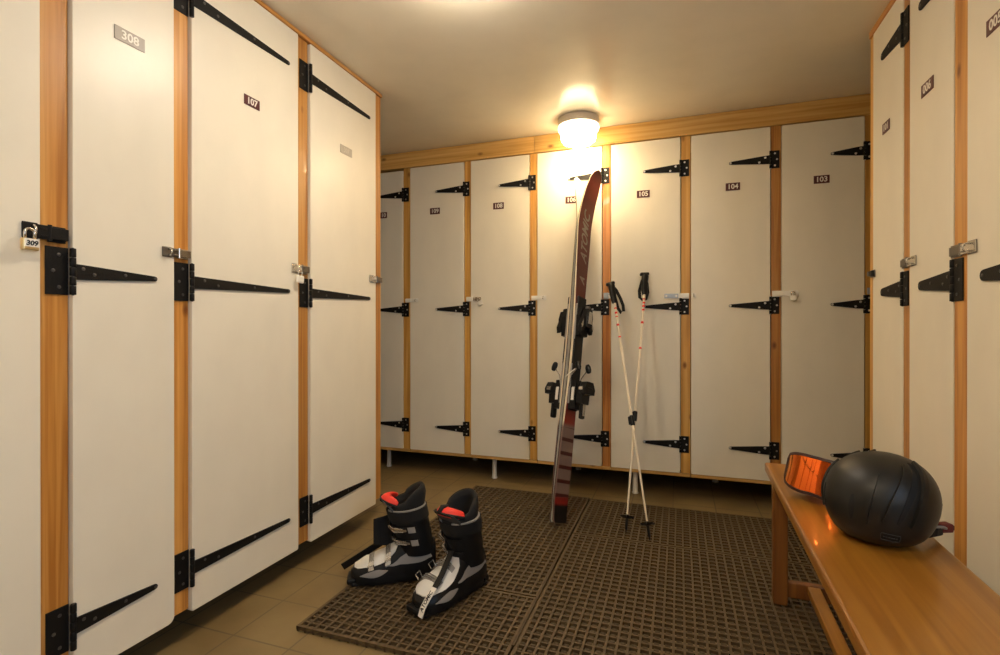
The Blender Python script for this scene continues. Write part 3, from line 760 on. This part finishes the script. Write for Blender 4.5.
def make_boot(label, loc, fwd, g, strapkind):
    """g: side the buckles sit on (+1 right, -1 left); local y points to the toe"""
    o = thing('ski_boot', label, 'ski boot', loc, math.atan2(fwd[1], fwd[0])-PI/2, 'pair of ski boots')
    def ring_sole(sc, z, ext=0.):
        out = []
        for i in range(36):
            a = 2*PI*i/36; c, s_ = math.cos(a), math.sin(a)
            y = .055+(.157+ext)*s_*1.0; w = clog_hw(max(-.10, min(.2095, y)))*sc if abs(s_) < .97 else .02
            out.append((w*math.copysign(min(1, abs(c)*1.6)**.8, c), y, z))
        return out
    b = MB()
    b.loft([ring_sole(.94, .006), ring_sole(1.0, .010), ring_sole(1.02, .020), ring_sole(1.0, .031)], M['black'])
    for y0, y1 in ((.10, .205), (-.10, -.02)):
        b.box((-.036, y0, 0), (.036, y1, .012), M['black'], .004)
    b.box((-.034, .19, .006), (.034, .222, .026), M['black'], .006); b.box((-.030, -.116, .006), (.030, -.09, .03), M['black'], .006)
    b.build('sole', o, autosmooth=40)
    ys = [-.10, -.092, -.08, -.06, -.04, -.02, 0, .02, .04, .06, .08, .10, .12, .14, .155, .17, .185, .197, .205, .2095]
    NA = 22
    b = MB(); b.loft([[clog_pt(y, PI*j/NA) for j in range(NA+1)] for y in ys], M['black'])
    lower = b.build('lower_shell', o, autosmooth=50)
    def patch(y0, y1, f0, f1, m, off, name, par=None, n=12):
        """panel on the shell between angle functions f0(y), f1(y)"""
        b = MB(); outer, inner = [], []
        for i in range(n+1):
            y = y0+(y1-y0)*i/n
            outer.append([clog_pt(y, f0(i/n)+(f1(i/n)-f0(i/n))*j/10, off) for j in range(11)])
            inner.append([clog_pt(y, f0(i/n)+(f1(i/n)-f0(i/n))*j/10, off*.2) for j in range(11)])
        rings = [outer[i]+inner[i][::-1] for i in range(n+1)]
        b.loft(rings, m)
        return b.build(name, par or o, autosmooth=50)
    e = lambda t: math.sin(PI*min(1, max(0, t)))**.5
    patch(.035, .196, lambda t: PI/2-(.28+.62*e(t)), lambda t: PI/2+(.28+.62*e(t)), M['white'], .0045, 'instep_panel')
    for sd in (1, -1):
        mid = .42 if sd > 0 else PI-.42
        patch(-.085, .07, lambda t: mid-.24*math.sin(PI*t)**.8*(.35+.65*(1-t))-.02, lambda t: mid+.24*math.sin(PI*t)**.8*(.35+.65*(1-t))+.02, M['midgrey'], .0030, 'side_panel')
        mid2 = .25 if sd > 0 else PI-.25
        patch(.075, .175, lambda t: mid2-.17*math.sin(PI*t)-.01, lambda t: mid2+.17*math.sin(PI*t)+.01, M['midgrey'], .0030, 'side_panel')
    # cuff
    NR = 32
    zs = [.095, .105, .12, .15, .18, .21, .235, .25]
    b = MB()
    rings = [[cuff_pt(z, 2*PI*j/NR) for j in range(NR)] for z in zs]
    rings += [[cuff_pt(.252, 2*PI*j/NR, -.003) for j in range(NR)], [cuff_pt(.235, 2*PI*j/NR, -.006) for j in range(NR)]]
    b.loft(rings, M['black'])
    cuff = b.build('cuff', o, autosmooth=50)
    def band(z0, z1, a0, a1, off, m, name, par=o, th=.003, n=22, tilt=.1):
        b = MB(); rings = []
        for i in range(n+1):
            a = a0+(a1-a0)*i/n
            rings.append([cuff_pt(z0, a, off, tilt), cuff_pt(z1, a, off, tilt), cuff_pt(z1, a, off+th, tilt), cuff_pt(z0, a, off+th, tilt)])
        b.loft(rings, m, smooth=True); return b.build(name, par, autosmooth=50)
    band(.252, .266, PI*.62, PI*2.38, -.006, M['midgrey'], 'cuff_collar', cuff, .006)
    # liner with a high padded back
    def lin(z, a, off, top=False):
        p = cuff_pt(z, a, off, .1)
        if top:
            back = max(0, -math.sin(a)); p.z += .046*back**.6-.012*max(0, math.sin(a)); p.y -= .008*back
        return p
    b = MB()
    R_ = [[lin(.215, 2*PI*j/NR, -.008) for j in range(NR)], [lin(.25, 2*PI*j/NR, -.008) for j in range(NR)],
          [lin(.262, 2*PI*j/NR, -.007, True) for j in range(NR)], [lin(.284, 2*PI*j/NR, -.007, True) for j in range(NR)], [lin(.293, 2*PI*j/NR, -.013, True) for j in range(NR)],
          [lin(.289, 2*PI*j/NR, -.021, True) for j in range(NR)], [lin(.27, 2*PI*j/NR, -.024, True) for j in range(NR)], [lin(.21, 2*PI*j/NR, -.026) for j in range(NR)], [lin(.13, 2*PI*j/NR, -.030) for j in range(NR)]]
    b.loft(R_, M['blackmatt']); b.build('liner', o)
    # tongue: grey front leaning out over the cuff, red padded lining on its top
    b = MB(); rings = []
    for t in range(9):
        k = t/8; z = .205+.098*k; wd = .026+.021*math.sin(PI*min(1, k*1.15)*.62); cy = .048+.028*k+.030*k*k
        ring = []
        for j in range(15):
            u = -1+2*j/14; ring.append((wd*u, cy-.018*u*u, z-.010*u*u*k))
        for j in range(15):
            u = 1-2*j/14; ring.append((wd*.94*u, cy-.012-.018*u*u, z-.004-.010*u*u*k))
        rings.append(ring)
    b.loft(rings, M['grey']); ton = b.build('tongue', o, autosmooth=60)
    b = MB()
    rings = []
    for i in range(19):
        u = -1+2*i/18; r = .0150*math.sqrt(max(.02, 1-u**8))
        c = Vector((.049*u, .088-.040*u*u-.004, .300-.016*u*u))
        rings.append([c+Vector((0, r*1.3*math.cos(2*PI*q/12), r*.8*math.sin(2*PI*q/12)+.35*r*math.cos(2*PI*q/12)*-1)) for q in range(12)])
    b.loft(rings, M['red']); b.build('tongue_lining', ton)
    b = MB()
    b.tube([(-.050, .044, .278), (-.043, .076, .290), (-.020, .101, .297), (.020, .101, .297), (.043, .076, .290), (.050, .044, .278)], .0050, M['blackmatt'], 8)
    if strapkind == 'hang': b.tube([(.004, .106, .296), (.003, .090, .3150), (.002, .066, .311)], .0075, M['blackmatt'], 8)
    b.build('tongue_rim', ton)
    # power strap and buckles
    band(.222, .262, 0, 2*PI, .0005, M['blackmatt'], 'power_strap', o, .0035, 36)
    def cuff_buckle(z, name='buckle'):
        b = MB(); n = 14; rings = []
        for i in range(n+1):
            a = PI/2-g*(-.75+2.6*i/n)
            rings.append([cuff_pt(z-.009, a, .004), cuff_pt(z+.009, a, .004), cuff_pt(z+.009, a, .0065), cuff_pt(z-.009, a, .0065)])
        b.loft(rings, M['black'])
        for k, (a0, a1, hh, ofs, m) in enumerate(((.55, 1.35, .0075, .0075, M['silver']), (1.42, 1.75, .010, .0075, M['midgrey']))):
            rings = []
            for i in range(7):
                a = PI/2-g*(a0+(a1-a0)*i/6)
                h2 = hh*(1-.5*(i/6) if k == 0 else 1)
                rings.append([cuff_pt(z-h2, a, ofs), cuff_pt(z+h2, a, ofs), cuff_pt(z+h2, a, ofs+.003), cuff_pt(z-h2, a, ofs+.003)])
            b.loft(rings, m, smooth=False)
        b.tube([cuff_pt(z-.006, PI/2-g*1.2, .011), cuff_pt(z-.007, PI/2-g*.7, .014), cuff_pt(z-.006, PI/2-g*.1, .012), cuff_pt(z+.006, PI/2-g*.1, .012), cuff_pt(z+.007, PI/2-g*.7, .014), cuff_pt(z+.006, PI/2-g*1.2, .011)], .0019, M['silver'], 6)
        b.build(name, o, autosmooth=40)
    cuff_buckle(.198); cuff_buckle(.150)
    def clog_buckle(y, a_from, a_to):
        b = MB(); n = 12; rings = []
        A = lambda t: PI/2-g*t
        for i in range(n+1):
            a = A(a_from+(a_to-a_from)*i/n)
            rings.append([clog_pt(y-.008, a, .004), clog_pt(y+.008, a, .004), clog_pt(y+.008, a, .0065), clog_pt(y-.008, a, .0065)])
        b.loft(rings, M['midgrey'])
        P = lambda t, dy, off: clog_pt(y+dy, A(t), off)
        b.loft([[P(t, -.010, .008), P(t, .010, .008), P(t, .010, .0115), P(t, -.010, .0115)] for t in (.55, .75, .95, 1.1)], M['silver'], smooth=False)
        for dy in (-.007, .0, .007):
            b.tube([P(.55, dy, .013), P(.25, dy, .012), P(-.02, dy, .009), P(-.2, dy, .007)], .0018, M['silver'], 6)
        b.tube([P(.95, -.009, .014), P(.9, -.010, .030), P(.9, .010, .030), P(.95, .009, .014)], .0024, M['silver'], 6)
        b.build('buckle', o, autosmooth=40)
    clog_buckle(.075, -.5, 1.15); clog_buckle(.135, -.5, 1.1)
    if strapkind == 'hang':
        path = [Vector(p) for p in ((-.004, .052, .158), (-.014, .085, .134), (-.026, .125, .108), (-.034, .165, .084), (-.036, .198, .062), (-.034, .218, .038), (-.032, .226, .014))]
        b = MB(); b.tube(path[:4], .0, M['black'], flat=(.0095, .0014, (1, 0, 0)))
        s_ = b.build('loose_strap', o)
        b = MB(); b.tube(path[3:], .0, M['tag'], flat=(.0088, .0018, (1, 0, 0)))
        # lettering along the strap end
        q = path[3:]; seg = [(q[i+1]-q[i]).length for i in range(3)]; tot = sum(seg)
        n0_ = len(b.bm.verts)
        b.text('ATOMIC', .0160, M['ink'], Matrix.Identity(4), ext=.0002, shear=.3, bold=.0005, sx=1.05)
        b.bm.verts.ensure_lookup_table()
        for v in b.bm.verts[n0_:]:
            d = tot*.5-v.co.x; acc = 0; i = 0
            while i < 2 and d > acc+seg[i]: acc += seg[i]; i += 1
            t = (q[i+1]-q[i]).normalized(); nrm = Vector((0, -t.z, t.y)).normalized()
            if nrm.z < 0 and nrm.y < 0: nrm = -nrm
            if nrm.y < 0: nrm = -nrm
            v.co = q[i]+t*(d-acc)+Vector((1, 0, 0))*(-v.co.y*-1)+nrm*(.0022+v.co.z)
        b.build('strap_end', s_)
    else:
        # broad flap of the power strap standing off the cuff and a long loose end down to the floor
        b = MB(); Z0, Z1 = .095, .222
        P = [(.035, .055), (.028, .075), (.010, .100), (-.004, .128)]
        rings = [[(x, y, Z0+.012*i), (x, y, Z1), (x+.003, y+.001, Z1), (x+.003, y+.001, Z0+.012*i)] for i, (x, y) in enumerate(P)]
        b.loft(rings, M['blackmatt'], smooth=False); b.build('strap_flap', o)
        b = MB(); b.tube([(.055, .02, .150), (.068, .06, .128), (.082, .12, .088), (.094, .185, .046), (.104, .250, .006)], 0, M['black'], flat=(.0125, .0028, (0, .5, 1)))
        b.build('loose_strap', o)
    return o
make_boot('black ski boot pointing left, its long loose black strap reaching the floor tiles', (-.905, 1.610, .0154), (-.86, -.51), -1, 'flap').scale = (1.06, .94, .96)
make_boot('black and white ski boot in front, a pale lettered strap hanging over its toe', (-.690, 1.582, .0154), (-.36, -.933), 1, 'hang').scale = (1.10, .93, .96)

# ------------------------------------------------------------------ bench
BZ = .45
bench = thing('bench', 'low orange wooden bench along the right lockers, holding the helmet and goggles', 'bench', (.4005, 1.902, 0), -.0243)
b = MB(); b.box((-.131, -1.50, BZ-.030), (.131, 0, BZ), M['bench'], .006); b.build('seat', bench, autosmooth=40)
MT = .0153
def bleg(x, y, z0):
    b = MB(); b.box((x-.021, y-.021, z0), (x+.021, y+.021, BZ-.0305), M['bench_leg'], .004); b.build('leg', bench, autosmooth=40)
for x in (-.093, .093):
    bleg(x, -.052, MT); bleg(x, -1.42, .001)
for y in (-.052, -1.42):
    b = MB(); b.box((-.0715, y-.012, .040), (.0715, y+.012, .088), M['bench_leg'], .003); b.build('cross_rail', bench, autosmooth=40)
b = MB(); b.box((-.018, -1.4075, .062), (.018, -.0645, .086), M['bench'], .003); b.build('stretcher', bench, autosmooth=40)

# ------------------------------------------------------------------ helmet
def helmet():
    o = thing('ski_helmet', 'matt black ski helmet resting on the bench', 'helmet', (.402, 1.298, BZ+.0005), 0)
    o.rotation_euler = (0, 0, math.atan2(-.40, -.917))        # local x = front
    zc = .0910
    def P(az, el, off=0.):
        """az 0 = front, + = left side; el elevation"""
        ca, sa = math.cos(az), math.sin(az); ce, se = math.cos(el), math.sin(el)
        ce_ = math.copysign(abs(ce)**(.86 if se > 0 else .50), ce); se_ = math.copysign(abs(se)**.9, se)
        fr = .105 if ca > 0 else .113
        x = (fr+off)*ca*ce_; y = (.100+off)*sa*ce_; z = ((.096 if se > 0 else .092)+off)*se_
        if z < 0: k = 1+z*.4; x *= k; y *= 1+z*.3
        if ca < 0: x *= (1+.10*se) if se < 0 else (1-.20*se*abs(ca))
        x += -.012*max(0, se)
        return Vector((x, y, zc+z))
    NAZ = 48
    els = [-1.18+(PI/2-.001+1.18)*i/24 for i in range(25)]
    def rim(az): return -1.32+.26*max(0, math.cos(az))**2+.36*max(0, -math.cos(az))**2
    b = MB(); rings = []
    for i in range(25):
        k = i/24
        rings.append([P(2*PI*j/NAZ, rim(2*PI*j/NAZ)+(PI/2-.002-rim(2*PI*j/NAZ))*k) for j in range(NAZ)])
    inner = [[P(2*PI*j/NAZ, rim(2*PI*j/NAZ)+(PI/2-.01-rim(2*PI*j/NAZ))*k+.0, -.016) for j in range(NAZ)] for k in (.9, .6, .3, .12, 0)]
    b.loft(inner+rings, M['helmet']); b.build('shell', o)
    def groove(pts, hw, th, m, name, off=.0):
        b = MB(); V = []
        for (az, el) in pts: V.append(P(az, el, off))
        rings = []
        for i, p in enumerate(V):
            t = (V[min(i+1, len(V)-1)]-V[max(i-1, 0)]).normalized(); az, el = pts[i]
            nrm = (P(az, el, .01)-P(az, el, 0)).normalized(); s = t.cross(nrm).normalized()
            kk = hw*(.35+.65*math.sin(PI*(i+.3)/(len(V)-.4)))
            rings.append([p+s*kk-nrm*.004, p+s*kk*.8+nrm*th, p-s*kk*.8+nrm*th, p-s*kk-nrm*.004])
        b.loft(rings, m, smooth=True); return b.build(name, o, autosmooth=50)
    def arc(a0, e0, a1, e1, bend, n=16):
        return [(a0+(a1-a0)*k/n+bend*math.sin(PI*k/n), e0+(e1-e0)*k/n) for k in range(n+1)]
    for sg in (1, -1):
        groove(arc(sg*1.80, 1.10, sg*1.20, -.25, sg*-.02), .0075, .0008, M['helmetdark'], 'vent')
        groove(arc(sg*2.0, 1.08, sg*1.42, -.30, sg*-.02), .0060, .0070, M['helmet'], 'ridge')
        groove(arc(sg*1.48, 1.02, sg*.96, -.20, sg*-.02), .0050, .0055, M['helmet'], 'ridge')
        groove(arc(sg*.80, .75, sg*.66, -.35, 0), .0045, .0045, M['helmet'], 'ridge')
        groove(arc(sg*.42, .20, sg*.40, -.30, 0), .0060, .0006, M['helmetdark'], 'vent')
    # lining inside, ear pads and chin strap
    b = MB()
    b.loft([[P(2*PI*j/NAZ, rim(2*PI*j/NAZ)+.06, -.017) for j in range(NAZ)], [P(2*PI*j/NAZ, rim(2*PI*j/NAZ)-.02, -.014) for j in range(NAZ)], [P(2*PI*j/NAZ, rim(2*PI*j/NAZ)-.02, -.030) for j in range(NAZ)], [P(2*PI*j/NAZ, -.2, -.034) for j in range(NAZ)]], M['blackmatt'])
    b.build('lining', o)
    # badge outline on the left side
    b = MB(); c0 = (1.10, -.62)
    def bp(u, v, off=.0012): return P(c0[0]+.175*u+.0*v, c0[1]+.105*v+.03*u*-1, off)
    ol = [(-1, -1), (-.4, -1), (-.32, -1.7), (-.2, -1), (1, -1), (1.06, 0), (1, 1), (-1, 1), (-1.06, 0)]
    ol = [(-u, v) for u, v in ol]
    pts = []
    for i in range(len(ol)):
        a_, c_ = ol[i], ol[(i+1) % len(ol)]
        for k in range(4): pts.append(bp(a_[0]+(c_[0]-a_[0])*k/4, a_[1]+(c_[1]-a_[1])*k/4))
    b.tube(pts, .0008, M['grey'], 6, closed=True)
    for k in range(6):
        u = -.72+.27*k
        b.tube([bp(u-.08, .0), bp(u+.08, .0)], .0012, M['grey'], 6)
    b.build('badge', o)
    b = MB(); b.box((-.1135, -.040, zc-.014), (-.095, .040, zc-.002), M['helmet'], .004); b.build('rear_lip', o, autosmooth=40)
    b = MB(); b.tube([(-.085, .030, .020), (-.115, .022, .020), (-.140, .005, .014), (-.158, -.008, .010)], 0, M['blackmatt'], flat=(.010, .002, (0, 0, 1)))
    b.tube([(-.09, .02, .030), (-.118, .035, .034), (-.137, .022, .026), (-.142, .0, .02)], .003, M['midgrey'], 8)
    st = b.build('chin_strap', o)
    b = MB(); b.box((-.182, -.024, .004), (-.154, -.002, .024), M['maroon'], .004); b.box((-.186, -.021, .008), (-.180, -.005, .020), M['black'], .002); b.build('strap_buckle', st, autosmooth=40)
    return o
helmet().scale = (.97, .97, .97)

# ------------------------------------------------------------------ goggles
def goggles():
    o = thing('ski_goggles', 'ski goggles with an orange mirror lens lying on the bench beside the helmet', 'goggles', (.352, 1.630, BZ+.055), 0)
    fx, fy = -.60, -.80                                         # where the lens looks
    r = Vector((-fy, fx, 0)); 
    y = Vector((-fx, -fy, 0))
    base = Matrix(((r.x, y.x, 0, 0), (r.y, y.y, 0, 0), (r.z, y.z, 1, 0), (0, 0, 0, 1)))
    o.matrix_world = Matrix.Translation((.344, 1.520, BZ+.0625)) @ base @ Matrix.Rotation(.08, 4, 'Y') @ Matrix.Rotation(-.26, 4, 'X')
    RR = .118; PH = .86
    def top(u): return .049-.010*abs(u)**3
    def bot(u): return -.046+.003*math.exp(-(u/.20)**2)+.014*abs(u)**3
    def S(u, v, off=0.):
        ph = PH*u; z = bot(u)+(top(u)-bot(u))*v
        bow = 1-.10*(2*v-1)**2
        return Vector(((RR+off)*math.sin(ph), -((RR+off)*math.cos(ph)-RR*.75)*bow+0, z))
    n = 32
    b = MB(); V, F, U = [], [], []
    for i in range(n+1):
        for j in range(13):
            u = -1+2*i/n; v = j/12; V.append(S(u*.97, .04+.92*v)); U.append(((u+1)/2, v))
    for i in range(n):
        for j in range(12): F.append((i*13+j, (i+1)*13+j, (i+1)*13+j+1, i*13+j+1))
    b._put(V, F, M['lens'], True, None, U); b.build('lens', o)
    edge = [(-1+2*i/n, 1) for i in range(n+1)]+[(1, 1-k/6) for k in range(1, 6)]+[(1-2*i/n, 0) for i in range(n+1)]+[(-1, k/6) for k in range(1, 6)]
    b = MB()
    ring = []
    for (u, v) in edge:
        p = S(u, v); q = S(u, v, -.03); c = Vector((0, 0, 0)); outz = (v-.5)*2
        e = .004
        up = Vector((0, 0, outz*e)) if abs(outz) > .99 else Vector((math.copysign(e, u), 0, 0))
        d = Vector((0, .030, 0))
        ring.append([p-up*.6+Vector((0, -.002, 0)), p+up+Vector((0, -.001, 0)), p+up+d, p-up*.6+d])
    b.loft(ring, M['frame'], loop=True, smooth=True); b.build('frame', o, autosmooth=40)
    b = MB(); ring = []
    for (u, v) in edge:
        p = S(u*.98, .02+.96*v)+Vector((0, .0302, 0)); d = Vector((0, .018, 0))
        cdir = Vector((p.x, 0, p.z)).normalized()
        ring.append([p-cdir*.010, p+cdir*.001, p+cdir*.001+d, p-cdir*.010+d])
    b.loft(ring, M['foam'], loop=True); b.build('foam_pad', o)
    b = MB()
    b.tube([S(1, .5)+Vector((.004, .012, 0)), S(1, .5)+Vector((.018, .035, .0)), (.088, .085, -.004), (.060, .118, -.006), (.0, .128, -.006), (-.060, .112, -.004), (-.088, .075, 0), S(-1, .5)+Vector((-.010, .030, 0)), S(-1, .5)+Vector((-.004, .012, 0))], 0, M['redstrap'], flat=(.018, .0013, (0, 0, 1)))
    b.build('head_strap', o)
    bpy.context.view_layer.update()
    zmin = min((c.matrix_world @ v.co).z for c in o.children for v in c.data.vertices)
    o.location.z += BZ+.0012-zmin                                # rests on the bench
    return o
goggles()

# ------------------------------------------------------------------ camera, world, colour
cam = bpy.data.cameras.new('camera'); co = bpy.data.objects.new('camera', cam); C.objects.link(co)
cam.sensor_width = 36; cam.lens = 513.08*36/1000; cam.clip_start = .02
yaw, pitch, roll = .3356, -.0019, .0006
fwdv = Vector((-math.sin(yaw)*math.cos(pitch), math.cos(yaw)*math.cos(pitch), math.sin(pitch)))
rgt = fwdv.cross(Vector((0, 0, 1))).normalized(); upv = rgt.cross(fwdv)
co.matrix_world = Matrix(((rgt.x, upv.x, -fwdv.x, 0), (rgt.y, upv.y, -fwdv.y, 0), (rgt.z, upv.z, -fwdv.z, H), (0, 0, 0, 1)))
sc = bpy.context.scene; sc.camera = co
w = bpy.data.worlds.new('world'); sc.world = w; w.use_nodes = True
w.node_tree.nodes['Background'].inputs[0].default_value = (.02, .018, .015, 1)
vs = sc.view_settings; vs.view_transform = 'Standard'; vs.look = 'None'; vs.gamma = 1; vs.use_curve_mapping = False
vs.exposure = 1.0
sc.cycles.max_bounces = 10; sc.cycles.diffuse_bounces = 6; sc.cycles.glossy_bounces = 5
sc.cycles.sample_clamp_indirect = 6
